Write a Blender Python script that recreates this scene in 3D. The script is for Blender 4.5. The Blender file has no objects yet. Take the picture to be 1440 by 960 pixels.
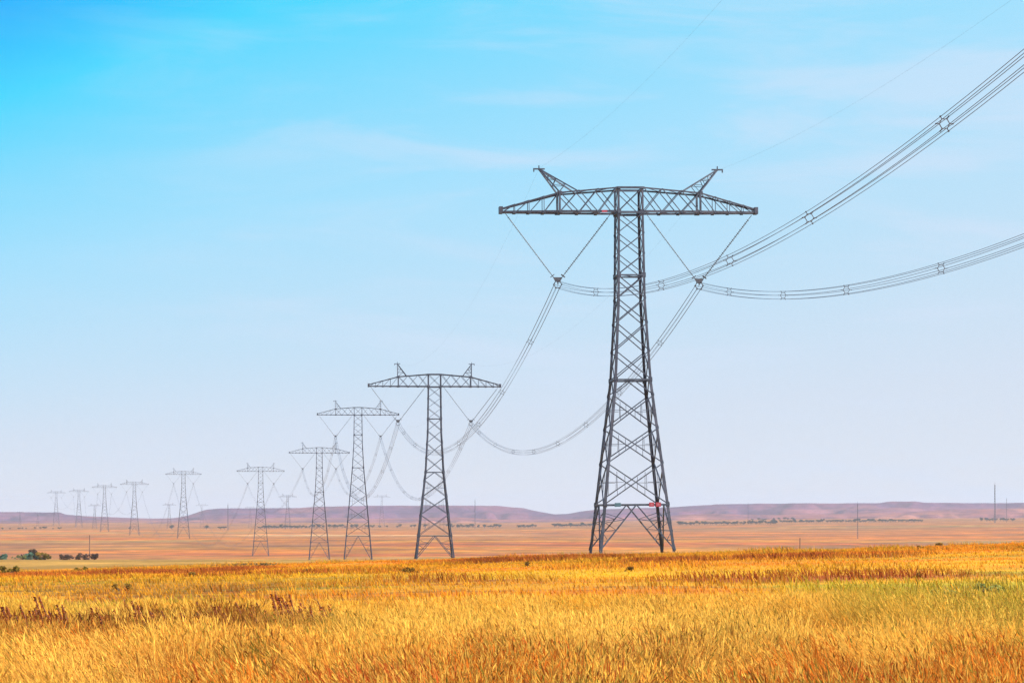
import bpy, math, random
import numpy as np
random.seed(7)
rng = np.random.default_rng(11)
sc = bpy.context.scene
COL = sc.collection
PI = math.pi
F = 3710.0          # focal length in pixels of a 1440 wide frame
EYE = 1.7           # eye height over the near ground
HOR = 722.0         # eye level row
EXPO = 0.8

# ------------------------------------------------------------------ helpers
def tag(o, label=None, cat=None, group=None, kind=None):
    if label: o['label'] = label
    if cat: o['category'] = cat
    if group: o['group'] = group
    if kind: o['kind'] = kind
    return o

def empty(name, loc=(0, 0, 0), rz=0.0):
    o = bpy.data.objects.new(name, None)
    COL.objects.link(o)
    o.location = loc
    o.rotation_euler = (0, 0, rz)
    o.empty_display_size = 0.5
    return o

def copy_tree(o, parent=None):
    c = o.copy()
    COL.objects.link(c)
    if parent is not None:
        c.parent = parent
    for ch in list(o.children):
        copy_tree(ch, c)
    return c

def mesh_obj(name, verts, faces, mat, parent=None, smooth=False, link=True):
    me = bpy.data.meshes.new(name)
    me.from_pydata([tuple(v) for v in verts], [], faces)
    if mat: me.materials.append(mat)
    if smooth:
        me.polygons.foreach_set('use_smooth', [True] * len(me.polygons))
    me.update()
    o = bpy.data.objects.new(name, me)
    if link: COL.objects.link(o)
    if parent is not None: o.parent = parent
    return o

def np_mesh(name, verts, quads, mat, parent=None, col=None, smooth=False):
    """fast mesh from arrays; quads (n,4) int; col (nv,3) point colours"""
    me = bpy.data.meshes.new(name)
    nv, nf = len(verts), len(quads)
    me.vertices.add(nv)
    me.vertices.foreach_set('co', np.asarray(verts, dtype=np.float32).ravel())
    k = quads.shape[1]
    me.loops.add(nf * k)
    me.loops.foreach_set('vertex_index', quads.astype(np.int32).ravel())
    me.polygons.add(nf)
    me.polygons.foreach_set('loop_start', np.arange(0, nf * k, k, dtype=np.int32))
    me.polygons.foreach_set('loop_total', np.full(nf, k, dtype=np.int32))
    if smooth:
        me.polygons.foreach_set('use_smooth', np.ones(nf, dtype=bool))
    if col is not None:
        a = me.color_attributes.new('tint', 'FLOAT_COLOR', 'POINT')
        c4 = np.ones((nv, 4), dtype=np.float32)
        c4[:, :3] = col
        a.data.foreach_set('color', c4.ravel())
    me.materials.append(mat)
    me.update()
    me.validate()
    o = bpy.data.objects.new(name, me)
    COL.objects.link(o)
    if parent is not None: o.parent = parent
    return o

V = lambda *a: np.array(a, dtype=float)
def unit(v):
    n = np.linalg.norm(v)
    return v / n if n > 0 else v

class MB:
    def __init__(self): self.v = []; self.f = []
    def prism(self, p, q, prof, hint):
        p, q = np.array(p, float), np.array(q, float)
        d = unit(q - p)
        h = np.array(hint, float)
        if abs(np.dot(unit(h), d)) > .98: h = V(0, 1, 0) if abs(d[1]) < .9 else V(1, 0, 0)
        a = unit(h - np.dot(h, d) * d); b = np.cross(d, a)
        n = len(prof); s = len(self.v)
        for c in (p, q):
            for (x, y) in prof: self.v.append(c + a * x + b * y)
        for i in range(n):
            j = (i + 1) % n
            self.f.append((s + i, s + j, s + n + j, s + n + i))
        self.f.append(tuple(range(s + n - 1, s - 1, -1)))
        self.f.append(tuple(range(s + n, s + 2 * n)))
    def bar(self, p, q, w, hint=(0, 0, 1)):
        h = w / 2
        self.prism(p, q, [(-h, -h), (h, -h), (h, h), (-h, h)], hint)
    def angle(self, p, q, w, hint):
        """steel angle section, heel on the line p-q, legs towards hint"""
        t = w * .16
        c = math.sqrt(.5)
        L = [(0, 0), (w, 0), (w, t), (t, t), (t, w), (0, w)]
        L = [((x + y) * c, (y - x) * c) for x, y in L]
        self.prism(p, q, L, hint)
    def tube(self, pts, r, n=5, closed=False):
        pts = [np.array(p, float) for p in pts]
        s = len(self.v); m = len(pts)
        for i, p in enumerate(pts):
            if closed: d = unit(pts[(i + 1) % m] - pts[i - 1])
            else: d = unit(pts[min(i + 1, m - 1)] - pts[max(i - 1, 0)])
            h = V(0, 0, 1) if abs(d[2]) < .9 else V(0, 1, 0)
            a = unit(h - np.dot(h, d) * d); b = np.cross(d, a)
            for k in range(n):
                t = 2 * PI * k / n
                self.v.append(p + r * (a * math.cos(t) + b * math.sin(t)))
        for i in range(m if closed else m - 1):
            j = (i + 1) % m
            for k in range(n):
                l = (k + 1) % n
                self.f.append((s + i * n + k, s + i * n + l, s + j * n + l, s + j * n + k))
        if not closed:
            self.f.append(tuple(s + k for k in range(n - 1, -1, -1)))
            self.f.append(tuple(s + (m - 1) * n + k for k in range(n)))
    def disc(self, p, d, r, t, n=8):
        d = unit(np.array(d, float))
        self.tube([np.array(p) - d * t / 2, np.array(p) + d * t / 2], r, n)
    def box(self, c, s, rz=0.0):
        cx, cy, cz = c; sx, sy, sz = [k / 2 for k in s]
        i = len(self.v); ca, sa = math.cos(rz), math.sin(rz)
        for dz in (-sz, sz):
            for dx, dy in ((-sx, -sy), (sx, -sy), (sx, sy), (-sx, sy)):
                self.v.append(V(cx + dx * ca - dy * sa, cy + dx * sa + dy * ca, cz + dz))
        self.f += [(i + 3, i + 2, i + 1, i), (i + 4, i + 5, i + 6, i + 7), (i, i + 1, i + 5, i + 4),
                   (i + 1, i + 2, i + 6, i + 5), (i + 2, i + 3, i + 7, i + 6), (i + 3, i, i + 4, i + 7)]
    def build(self, name, mat, parent=None, smooth=False):
        return mesh_obj(name, self.v, self.f, mat, parent, smooth)

MB0 = MB
# value noise -----------------------------------------------------------
def _h(ix, iy, seed):
    n = (ix.astype(np.int64) * 374761393 + iy.astype(np.int64) * 668265263 + seed * 1442695041) & 0xffffffff
    n = ((n ^ (n >> 13)) * 1274126177) & 0xffffffff
    return ((n ^ (n >> 16)) & 0xffff) / 65535.0
def vnoise(x, y, seed=0):
    x = np.asarray(x, float); y = np.asarray(y, float)
    ix, iy = np.floor(x), np.floor(y)
    fx, fy = x - ix, y - iy
    fx = fx * fx * (3 - 2 * fx); fy = fy * fy * (3 - 2 * fy)
    a, b = _h(ix, iy, seed), _h(ix + 1, iy, seed)
    c, d = _h(ix, iy + 1, seed), _h(ix + 1, iy + 1, seed)
    return (a * (1 - fx) + b * fx) * (1 - fy) + (c * (1 - fx) + d * fx) * fy
def fbm(x, y, seed=0, oct=4):
    s = 0; a = .5; t = 0
    for i in range(oct):
        s = s + a * vnoise(np.asarray(x) * 2 ** i, np.asarray(y) * 2 ** i, seed + i * 17); t += a; a *= .5
    return s / t
def sstep(a, b, x):
    t = np.clip((np.asarray(x, float) - a) / (b - a), 0, 1)
    return t * t * (3 - 2 * t)

# ------------------------------------------------------------------ materials
def new_mat(name):
    m = bpy.data.materials.new(name); m.use_nodes = True
    nt = m.node_tree
    return m, nt, nt.nodes['Principled BSDF']
def simple_mat(name, c1, c2=None, rough=.7, metal=0.0, scale=3.0, spec=.5):
    m, nt, b = new_mat(name)
    b.inputs['Roughness'].default_value = rough
    b.inputs['Metallic'].default_value = metal
    b.inputs['Specular IOR Level'].default_value = spec
    if c2 is None:
        c2 = tuple(k * .75 for k in c1)
    tc = nt.nodes.new('ShaderNodeTexCoord')
    n = nt.nodes.new('ShaderNodeTexNoise'); n.inputs['Scale'].default_value = scale; n.inputs['Detail'].default_value = 5
    r = nt.nodes.new('ShaderNodeValToRGB')
    r.color_ramp.elements[0].color = (*c1, 1); r.color_ramp.elements[0].position = .35
    r.color_ramp.elements[1].color = (*c2, 1); r.color_ramp.elements[1].position = .65
    nt.links.new(tc.outputs['Object'], n.inputs['Vector'])
    nt.links.new(n.outputs['Fac'], r.inputs['Fac'])
    nt.links.new(r.outputs['Color'], b.inputs['Base Color'])
    return m
def tint_mat(name, transl=0.0, noise=None, rough=.85):
    m, nt, b = new_mat(name)
    a = nt.nodes.new('ShaderNodeVertexColor'); a.layer_name = 'tint'
    b.inputs['Roughness'].default_value = rough
    b.inputs['Specular IOR Level'].default_value = .12
    src = a.outputs['Color']
    if noise:
        tc = nt.nodes.new('ShaderNodeNewGeometry')
        mix = nt.nodes.new('ShaderNodeMix'); mix.data_type = 'RGBA'; mix.blend_type = 'MULTIPLY'
        mix.inputs[0].default_value = 1.0
        last = None
        for sx, sy, s, lo, hi in noise:
            mp = nt.nodes.new('ShaderNodeMapping'); mp.inputs['Scale'].default_value = (sx, sy, 1)
            n = nt.nodes.new('ShaderNodeTexNoise'); n.inputs['Scale'].default_value = s; n.inputs['Detail'].default_value = 4
            mr = nt.nodes.new('ShaderNodeMapRange')
            mr.inputs['From Min'].default_value = .3; mr.inputs['From Max'].default_value = .7
            mr.inputs['To Min'].default_value = lo; mr.inputs['To Max'].default_value = hi
            nt.links.new(tc.outputs['Position'], mp.inputs['Vector'])
            nt.links.new(mp.outputs['Vector'], n.inputs['Vector'])
            nt.links.new(n.outputs['Fac'], mr.inputs['Value'])
            if last is None: last = mr.outputs['Result']
            else:
                mu = nt.nodes.new('ShaderNodeMath'); mu.operation = 'MULTIPLY'
                nt.links.new(last, mu.inputs[0]); nt.links.new(mr.outputs['Result'], mu.inputs[1])
                last = mu.outputs['Value']
        nt.links.new(src, mix.inputs[6]); nt.links.new(last, mix.inputs[7])
        src = mix.outputs[2]
    nt.links.new(src, b.inputs['Base Color'])
    if transl > 0:
        t = nt.nodes.new('ShaderNodeBsdfTranslucent')
        ms = nt.nodes.new('ShaderNodeMixShader'); ms.inputs['Fac'].default_value = transl
        nt.links.new(src, t.inputs['Color'])
        nt.links.new(b.outputs['BSDF'], ms.inputs[1]); nt.links.new(t.outputs['BSDF'], ms.inputs[2])
        nt.links.new(ms.outputs['Shader'], nt.nodes['Material Output'].inputs['Surface'])
    return m

STEEL = simple_mat('weathered_steel', (.010, .012, .024), (.040, .042, .066), rough=.5, metal=.25, scale=.7)
BRACE = simple_mat('bracing_steel', (.014, .019, .036), (.046, .058, .088), rough=.5, metal=.25, scale=.8)
CABLE = simple_mat('cable_aluminium', (.05, .075, .14), (.035, .05, .10), rough=.5, metal=.4, scale=.4)
INSUL = simple_mat('insulator_polymer', (.07, .085, .10), (.05, .06, .075), rough=.45, scale=2)
FITTING = simple_mat('fitting_steel', (.06, .06, .075), (.04, .04, .05), rough=.5, metal=.4, scale=3)
PLATE_RED = simple_mat('red_plate', (.24, .016, .035), (.18, .014, .03), rough=.45, scale=1.5)
PLATE_PALE = simple_mat('pale_plate', (.30, .09, .12), (.25, .07, .09), rough=.5, scale=1.5)
PLATE_TEAL = simple_mat('teal_plate', (.03, .085, .115), (.025, .06, .085), rough=.5, scale=1.5)
WOOD = simple_mat('weathered_wood', (.17, .10, .075), (.12, .07, .055), rough=.9, scale=2)
BARK = simple_mat('bark', (.07, .05, .035), (.05, .035, .025), rough=.95, scale=2)
HUT_WALL = simple_mat('teal_painted_board', (.13, .23, .19), (.10, .19, .15), rough=.7, scale=1.2)
HUT_PALE = simple_mat('pale_plaster', (.5, .42, .26), (.42, .33, .2), rough=.9, scale=1.5)
HUT_ROOF = simple_mat('brown_roofing', (.08, .045, .035), (.055, .03, .025), rough=.9, scale=2)
GLASS = simple_mat('dark_pane', (.03, .04, .05), (.02, .03, .04), rough=.15, scale=2)
LEAF = tint_mat('leaf', transl=.25)
GRASS = tint_mat('dry_grass', transl=.35)
GROUND = tint_mat('soil_and_stubble', noise=[(1, 1, .9, .72, 1.2), (.12, .5, .25, .8, 1.18), (.01, .05, .35, .74, 1.28), (.012, .03, 1.4, .75, 1.2), (.016, .006, 1.1, .70, 1.25), (.05, .02, 1.0, .78, 1.2)])
HILL = tint_mat('hill_earth', noise=[(.004, .004, 1.2, .6, 1.4), (.02, .012, 1.2, .7, 1.3)])

# ------------------------------------------------------------------ terrain
TY = np.array([-300, 0, 25, 60, 85, 110, 150, 200, 300, 410, 500, 650, 800, 1050, 1300, 1760, 2255, 2600, 2911, 3700, 4500, 5500, 7000, 9000, 14000], float)
TZ = np.array([-1.7, -1.7, -1.7, -1.74, -1.86, -2.12, -2.64, -3.55, -5.2, -6.75, -8.6, -11.4, -14.2, -19.2, -24, -32, -36.5, -33, -28.5, -31, -27.5, -27, -24, -24, -24], float)
AY = np.array([-300, 25, 60, 110, 410, 560, 1000, 3000, 4500, 7000, 14000], float)
AA = np.array([0, 0, .014, .030, .028, .002, .002, .004, .016, .016, .016], float)
# smooth the profile once
_gy = np.concatenate([np.linspace(-300, 1000, 1301), np.linspace(1005, 14000, 2600)])
def _prof(T, A): return np.interp(_gy, T, A)
def _smooth(a):
    out = a.copy()
    for i in range(3):
        w = 11
        pad = np.pad(out, (w // 2, w // 2), mode='edge')
        out = np.convolve(pad, np.ones(w) / w, mode='valid')
    return out
_bz = _smooth(_prof(TY, TZ)); _ba = _smooth(_prof(AY, AA))
def terrain(X, Y):
    X = np.asarray(X, float); Y = np.asarray(Y, float)
    z = np.interp(Y, _gy, _bz)
    a = np.interp(Y, _gy, _ba)
    lim = np.where(Y < 1500, 70 + np.maximum(Y, 0) * .05, 900.)
    Xs = lim * np.tanh(X / lim)
    Xs = np.where((Y > 1500) & (Xs < 0), Xs * .1, Xs)
    z = z + a * Xs
    rough = .10 * (fbm(X / 7, Y / 5, 3) - .5) * sstep(20, 60, Y) + .45 * (fbm(X / 9, Y / 30, 13) - .5) * sstep(85, 140, Y) + .5 * (fbm(X / 60, Y / 45, 5) - .5) * sstep(120, 500, Y)
    rough = rough + 4.0 * (fbm(X / 500, Y / 400, 9) - .5) * sstep(900, 2500, Y)
    return z + rough + EYE
def tz(x, y): return float(terrain(np.array([x]), np.array([y]))[0])

def lerp3(a, b, t):
    a = np.atleast_2d(np.asarray(a, float)); b = np.atleast_2d(np.asarray(b, float)); t = np.asarray(t, float)[:, None]
    return a * (1 - t) + b * t

STRAW = V(.82, .50, .085); GOLD = V(.76, .34, .022); ORANGE = V(.74, .20, .016); RUST = V(.36, .075, .018)
OLIVE = V(.34, .30, .03); YELLOW = V(.74, .40, .016); BROWN = V(.20, .09, .03)

def band(X, Y, x0, x1, y0, y1, fx=3.0, fy=1.5):
    return sstep(x0 - fx, x0 + fx, X) * (1 - sstep(x1 - fx, x1 + fx, X)) * sstep(y0 - fy, y0 + fy, Y) * (1 - sstep(y1 - fy, y1 + fy, Y))

def rust_amount(X, Y):
    w = fbm(X / 9, Y / 9, 61) - .5
    Yw = Y + w * 3
    r = .95 * band(X, Yw, 3.2, 11.5, 64, 70, 2, 1.0)
    r = np.maximum(r, .8 * band(X, Yw, -4, .5, 72, 77, 1.5, 1.2))
    r = np.maximum(r, .8 * band(X, Yw, -10, -6, 62, 66, 1.2, 1.0))
    r = np.maximum(r, .95 * band(X, Yw, 3, 16, 99, 109, 3, 2))
    r = np.maximum(r, .9 * band(X, Yw, -4, 7, 126, 142, 3, 3))
    r = np.maximum(r, .9 * band(X, Yw, -26, -11, 126, 142, 4, 3))
    r = np.maximum(r, .75 * band(X, Yw, -16, -5, 92, 98, 3, 2))
    return r * sstep(.30, .50, fbm(X / 2.8, Y / 5, 71))

def field_color(X, Y, rnd):
    """colour of the dry plants by place: patches of species, plus one draw per plant"""
    n1 = fbm(X / 5.5, Y / 3.2, 21); n2 = fbm(X / 2.2, Y / 3.0, 33); n3 = fbm(X / 16, Y / 11, 45); n4 = fbm(X / 1.1, Y / 1.6, 52)
    c = lerp3(GOLD, STRAW, np.clip(sstep(.35, .65, n1) * .75 + (rnd - .5) * .6, 0, 1))
    # orange stands in the nearest strip
    near = 1 - sstep(22, 28.5, Y + 3 * (fbm(X / 2.5, Y * 0, 77) - .5))
    c = lerp3(c, ORANGE, np.clip(near * sstep(.40, .56, n2 + (rnd - .5) * .25), 0, 1) * .9)
    c = lerp3(c, RUST, np.clip(near * sstep(.50, .64, n4 + (rnd - .5) * .3), 0, 1) * .75)
    c = lerp3(c, OLIVE, np.clip(near * sstep(.60, .74, fbm(X / 1.5, Y / 2, 88)), 0, 1) * .7)
    # pale ripe band
    c = lerp3(c, STRAW, band(X, Y, -3, 8.5, 28, 36, 2, 2) * .6)
    # mid field: yellow to orange
    mid = sstep(33, 50, Y + 6 * (n2 - .5) + 5 * (rnd - .5))
    cm = lerp3(GOLD, YELLOW, np.clip(sstep(.40, .62, n3) + (rnd - .5) * .4, 0, 1))
    cm = lerp3(cm, ORANGE, np.clip(sstep(.46, .62, fbm(X / 20, Y / 3.2, 64)) * (.55 + .6 * (rnd - .3)), 0, 1))
    cm = lerp3(cm, OLIVE, np.clip(sstep(.60, .72, fbm(X / 7, Y / 5, 97)) * .7, 0, 1))
    far = sstep(70, 130, Y)
    cm = lerp3(cm, ORANGE, far * .35)
    t = mid[:, None]
    c = c * (1 - t) + cm * t
    c = lerp3(c, V(.42, .36, .03), band(X, Y, 5.6, 14, 35, 60, 1.0, 4) * sstep(.26, .44, n2 + (rnd - .5) * .3) * (.6 + .4 * rnd))
    c = lerp3(c, OLIVE * 1.1, band(X, Y, -9.5, -5.0, 38, 55, 1.2, 3) * sstep(.42, .6, n2 + (rnd - .5) * .3) * .8)
    dk = sstep(.55, .72, fbm(X / 3.5, Y / 1.6, 140) + (rnd - .5) * .35) * sstep(33, 38, Y) * (1 - sstep(60, 90, Y))
    c = lerp3(c, BROWN * 1.3, dk * .55)
    c = lerp3(c, RUST, rust_amount(X, Y) * .9)
    return c

def ground_color(X, Y):
    rnd = np.full(X.shape, .5)
    c = field_color(X, Y, rnd) * .85
    c = lerp3(c, BROWN * .8, (1 - sstep(30, 60, Y)) * .75)
    # slope falling away beyond the crest, then the wide plain
    gold = V(.52, .22, .012); salmon = V(.46, .138, .008); tan = V(.31, .125, .028); pale = V(.62, .38, .15); olive = V(.20, .17, .06)
    n = fbm(X / 420, Y / 90, 101); m = fbm(X / 900, Y / 210, 113)
    p = lerp3(gold, salmon, sstep(1300, 2700, Y + 900 * (m - .5)))
    p = lerp3(p, V(.45, .10, .012), np.clip(sstep(.48, .66, n) * .75, 0, 1) * (1 - sstep(3000, 4500, Y)))
    p = lerp3(p, tan, np.clip(sstep(.48, .62, fbm(X / 500, Y / 160, 131)) * .8, 0, 1) * sstep(1500, 2600, Y))
    p = lerp3(p, V(.16, .075, .03), np.clip(sstep(.56, .68, fbm(X / 260, Y / 60, 137)) * .6, 0, 1) * sstep(1100, 1800, Y))
    p = lerp3(p, gold * 1.05, np.clip(sstep(.54, .66, fbm(X / 380, Y / 80, 139)) * .6, 0, 1))
    p = lerp3(p, olive, np.clip(sstep(.60, .74, fbm(X / 500, Y / 150, 151)) * .5, 0, 1))
    p = lerp3(p, tan * .9, sstep(4200, 5200, Y) * .6)
    # a pale stubble strip and an olive strip on the far plain
    p = lerp3(p, pale, band(X, Y + (fbm(X / 150, Y / 150, 5) - .5) * 120, -420, 20, 3660, 3800, 60, 30) * .8)
    p = lerp3(p, olive, band(X, Y, 420, 1500, 2480, 2800, 90, 60) * .75)
    t = sstep(160, 420, Y)
    return c * (1 - t[:, None]) + p * t[:, None]

ys = np.concatenate([np.linspace(-200, 10, 22), np.linspace(11, 160, 300), np.geomspace(161, 14000, 330)])
ts = np.concatenate([np.linspace(-1.3, -.30, 16), np.linspace(-.285, .285, 300), np.linspace(.30, 1.3, 16)])
YY, TT = np.meshgrid(ys, ts, indexing='ij')
XX = TT * (np.maximum(YY, 0) + 60)
X1, Y1 = XX.ravel(), YY.ravel()
Z1 = terrain(X1, Y1)
nr, nc = len(ys), len(ts)
idx = np.arange(nr * nc).reshape(nr, nc)
q = np.stack([idx[:-1, :-1], idx[:-1, 1:], idx[1:, 1:], idx[1:, :-1]], -1).reshape(-1, 4)
g = np_mesh('ground', np.stack([X1, Y1, Z1], 1), q, GROUND, col=ground_color(X1, Y1), smooth=True)
tag(g, kind='structure')

# hills: flat-topped mesas, real depth, each a band of the horizon
def hill_range(name, D0, D1, sil, seed, cols, lo_t=-1.2, hi_t=1.2):
    px = np.array([p[0] for p in sil], float); py = np.array([p[1] for p in sil], float)
    t = np.concatenate([np.linspace(lo_t, -.26, 60), np.linspace(-.255, .255, 420), np.linspace(.26, hi_t, 60)])
    d = np.linspace(0, 1, 40)
    TT, DD = np.meshgrid(t, d, indexing='ij')
    P = 720 + F * TT
    out = (P < -60) | (P > 1500)
    crest = np.interp(P, px, py)
    crest = np.where(out, py.mean() + 9 * (fbm(TT * 9, TT * 0, seed + 5) - .5), crest)
    Dm = D0 + (D1 - D0) * .55
    zc = (HOR - crest) / F * Dm
    base = terrain(TT * D0, np.full(TT.shape, D0)) - EYE - 6
    gully = fbm(TT * 55, DD * 3, seed, 4)
    rise = sstep(.0, .55, DD + (gully - .5) * .95 * (1 - DD))
    step = .6 * sstep(0, .35, rise) + .4 * sstep(.55, .95, rise)
    fall = 1 - .25 * sstep(.6, 1, DD)
    z = base + (zc - base) * step * np.where(DD > .6, fall, 1) + (fbm(TT * 220, DD * 7, seed + 3) - .5) * 12.0 * rise * (1 - .85 * rise)
    z[:, 0] -= 45                                                    # toe of the slope runs on below the plain
    Y = D0 + (D1 - D0) * DD
    X = TT * Y
    n, m = TT.shape
    idx = np.arange(n * m).reshape(n, m)
    q = np.stack([idx[:-1, :-1], idx[1:, :-1], idx[1:, 1:], idx[:-1, 1:]], -1).reshape(-1, 4)
    lay = .55 * fbm(TT * 16, z / 7, seed + 9) + .45 * fbm(TT * 120 + z / 30, z / 25, seed + 31)
    c = lerp3(cols[0], cols[1], sstep(.42, .58, lay).ravel())
    c = lerp3(c, cols[2], (sstep(.6, .75, fbm(TT * 30, DD * 5, seed + 21)) * .6).ravel())
    c = lerp3(c, cols[0] * .55, (sstep(.60, .72, fbm(TT * 90, DD * 14, seed + 41)) * .6).ravel())
    o = np_mesh(name, np.stack([X.ravel(), Y.ravel(), z.ravel() + EYE], 1), q, HILL, col=c, smooth=True)
    tag(o, kind='structure')
hill_range('hills', 8200, 9900, [(-60, 719), (0, 719.5), (84, 720), (92, 723), (115, 725), (160, 727), (215, 729), (245, 728), (262, 725), (290, 716), (310, 714.5),
            (420, 714), (445, 712), (560, 710.5), (700, 711), (735, 714), (752, 718), (780, 723), (800, 722), (815, 719), (838, 716), (900, 714), (950, 712.5), (990, 709.5),
            (1060, 708), (1235, 707.5), (1252, 705), (1285, 705), (1300, 707), (1345, 707), (1500, 707)], 7,
           (V(.085, .035, .08), V(.15, .055, .09), V(.24, .09, .085)))
hill_range('hills', 6900, 7800, [(-60, 733), (0, 732), (100, 731), (170, 730), (240, 733), (300, 730), (420, 727), (520, 729), (640, 727), (720, 731), (800, 730), (900, 727),
            (1000, 722), (1080, 724), (1180, 722), (1260, 720), (1340, 716), (1500, 714)], 23,
           (V(.15, .06, .075), V(.24, .085, .075), V(.34, .14, .085)))

# ------------------------------------------------------------------ pylons
def make_pylon(kind):
    """kind: 'wide_peaks' (nearest one), 'short', 'tall'"""
    ext = 20.0 if kind == 'tall' else 0.0
    ZA = 52.6 + ext; ZT = 56.5 + ext
    if kind == 'tall':
        wz = [(0, 14.2), (46.7, 5.8), (59.3, 4.4), (ZA, 4.05), (ZT, 4.05)]
        hor0 = 13.0
        joints = [13.0, 20.2, 27.0, 33.3, 39.0, 44.2, 46.7]
        ups = [46.7, 51.2, 55.5, 59.3, 62.9]; top = [62.9, 66.2, 69.4, ZA]
    else:
        wz = [(0, 11.8), (26.7, 5.8), (39.3, 4.4), (ZA, 4.05), (ZT, 4.05)]
        hor0 = 7.4
        joints = [7.4, 13.8, 19.2, 24.3, 26.7]
        ups = [26.7, 31.2, 35.5, 39.3, 42.9]; top = [42.9, 46.2, 49.4, ZA]
    K = {'wide_peaks': .88, 'short': .8, 'tall': .62}[kind]
    class MB(MB0):
        def bar(self, p, q, w, hint=(0, 0, 1)): MB0.bar(self, p, q, w * min(K * 1.15, 1), hint)
        def angle(self, p, q, w, hint): MB0.angle(self, p, q, w * K, hint)
    hw = lambda z: np.interp(z, [a for a, b in wz], [b / 2 for a, b in wz])
    def cn(z, sx, sy):
        h = hw(z); return V(sx * h, sy * h, z)
    root = empty('lattice_pylon')
    # legs
    for sx in (-1, 1):
        for sy in (-1, 1):
            m = MB()
            zs = [-.6] + [a for a, b in wz[1:]]
            for z0, z1, w in zip(zs[:-1], zs[1:], (.50, .44, .40, .36)):
                p0 = cn(max(z0, 0), sx, sy)
                if z0 < 0: p0 = p0 + V(sx * .06, sy * .06, -.6)
                m.angle(p0, cn(z1, sx, sy), w, (-sx, -sy, 0))
            for z in (hor0, joints[-1], ups[-1], ZA):          # gusset plates at the main joints
                c = cn(z, sx, sy)
                m.box((c[0] - sx * .22, c[1] + sy * .02, c[2]), (.62, .05, .75))
                m.box((c[0] + sx * .02, c[1] - sy * .22, c[2]), (.05, .62, .75))
            o = m.build('leg', STEEL, root)
    # four bracing faces
    for ax in (0, 1):
        for s in (-1, 1):
            m = MB()
            def P(z, side, off=0.0):
                h = hw(z); a = side * h
                return V(a, s * (h - off), z) if ax == 0 else V(s * (h - off), a, z)
            # base panel: inverted V from the feet to the middle of the first belt
            mid = P(hor0, 0)
            for side in (-1, 1):
                foot = P(.35, side)
                foot_in = foot + (mid - foot) * .0
                m.bar(foot_in, mid, .20)
                for k, (a, b) in enumerate(((.22, .26), (.45, .45), (.68, .62))):
                    d0 = foot + (mid - foot) * a
                    l0 = P(hor0 * b, side)
                    m.bar(d0, l0, .10)
                    l1 = P(hor0 * min(b + .22, 1), side)
                    m.bar(d0, l1, .09)
            m.bar(P(hor0, -1), P(hor0, 1), .26)
            # lower body: X panels, redundants beside each crossing, an inverted V under the waist
            for z0, z1 in zip(joints[:-2], joints[1:-1]):
                for side in (-1, 1):
                    m.bar(P(z0, side, .02 * (side + 1)), P(z1, -side, .02 * (side + 1)), .17)
                w0, w1 = hw(z0), hw(z1); zc = z0 + (z1 - z0) * w0 / (w0 + w1)
                for side in (-1, 1):
                    for fr in (.36, .62):
                        x = side * fr * hw(zc)
                        za = zc - (zc - z0) * fr * .92; zb = zc + (z1 - zc) * fr * .92
                        h = hw(zc)
                        pa = V(x, s * hw(za), za) if ax == 0 else V(s * hw(za), x, za)
                        pb = V(x, s * hw(zb), zb) if ax == 0 else V(s * hw(zb), x, zb)
                        m.bar(pa, pb, .07, (1, 0, 0))
                    m.bar(P(zc, side), P(zc, side * .4), .07)
            z0, z1 = joints[-2], joints[-1]
            for side in (-1, 1): m.bar(P(z0, side), P(z1, 0), .16)
            m.bar(P(z1, -1), P(z1, 1), .24)
            # upper body
            for lst, w in ((ups, .15), (top, .12)):
                for z0, z1 in zip(lst[:-1], lst[1:]):
                    for side in (-1, 1):
                        m.bar(P(z0, side, .02 * (side + 1)), P(z1, -side, .02 * (side + 1)), w)
            m.bar(P(ups[-1], -1), P(ups[-1], 1), .2)
            for side in (-1, 1):
                m.bar(P(ZA, side, .02 * (side + 1)), P(ZT, -side, .02 * (side + 1)), .12)
            m.bar(P(ZA, -1), P(ZA, 1), .34); m.bar(P(ZT - .1, -1), P(ZT - .1, 1), .32)
            m.build('face_bracing', BRACE, root)
    # horizontal diaphragms
    for z in (hor0, joints[-1], ups[-1]):
        m = MB()
        m.bar(cn(z, -1, -1), cn(z, 1, 1), .11); m.bar(cn(z - .12, 1, -1), cn(z - .12, -1, 1), .11)
        m.build('diaphragm', BRACE, root)
    # crossarm halves
    h0 = hw(ZA)
    def arm_pt(x, topc, sy):
        ax_ = abs(x)
        if topc: z = np.interp(ax_, [h0, 11.0, 19.2, 20.0], [ZT, ZT - .75, ZA + .95, ZA + .75])
        else: z = ZA
        hy = np.interp(ax_, [h0, 11, 20], [h0, h0 * .8, .55])
        return V(x, sy * hy, z)
    for sx in (-1, 1):
        m = MB()
        xs = [h0, 5.0, 8.0, 11.0, 13.4, 15.7, 17.9, 20.0]
        for sy in (-1, 1):
            for tc, w in ((0, .36), (1, .27)):
                pts = [arm_pt(sx * x, tc, sy) for x in ((h0, 11, 20) if not tc else (h0, 11, 19.2, 20))]
                for a, b in zip(pts[:-1], pts[1:]): m.angle(a, b, w, (0, -sy, -1 if tc else 1))
            for x in xs[1:]: # gussets along the lower chord
                c = arm_pt(sx * x, 0, sy)
                m.box((c[0], c[1], c[2] + .1), (.5 if x != 11 else .8, .05, .42))
            c = arm_pt(sx * 11.0, 1, sy); m.box((c[0], c[1], c[2] - .12), (.8, .05, .5))
        # closed tip
        m.box((sx * 20.0, 0, ZA + .45), (.55, 1.5, 1.05))
        arm = m.build('crossarm', STEEL, root)
        b = MB()
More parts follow.
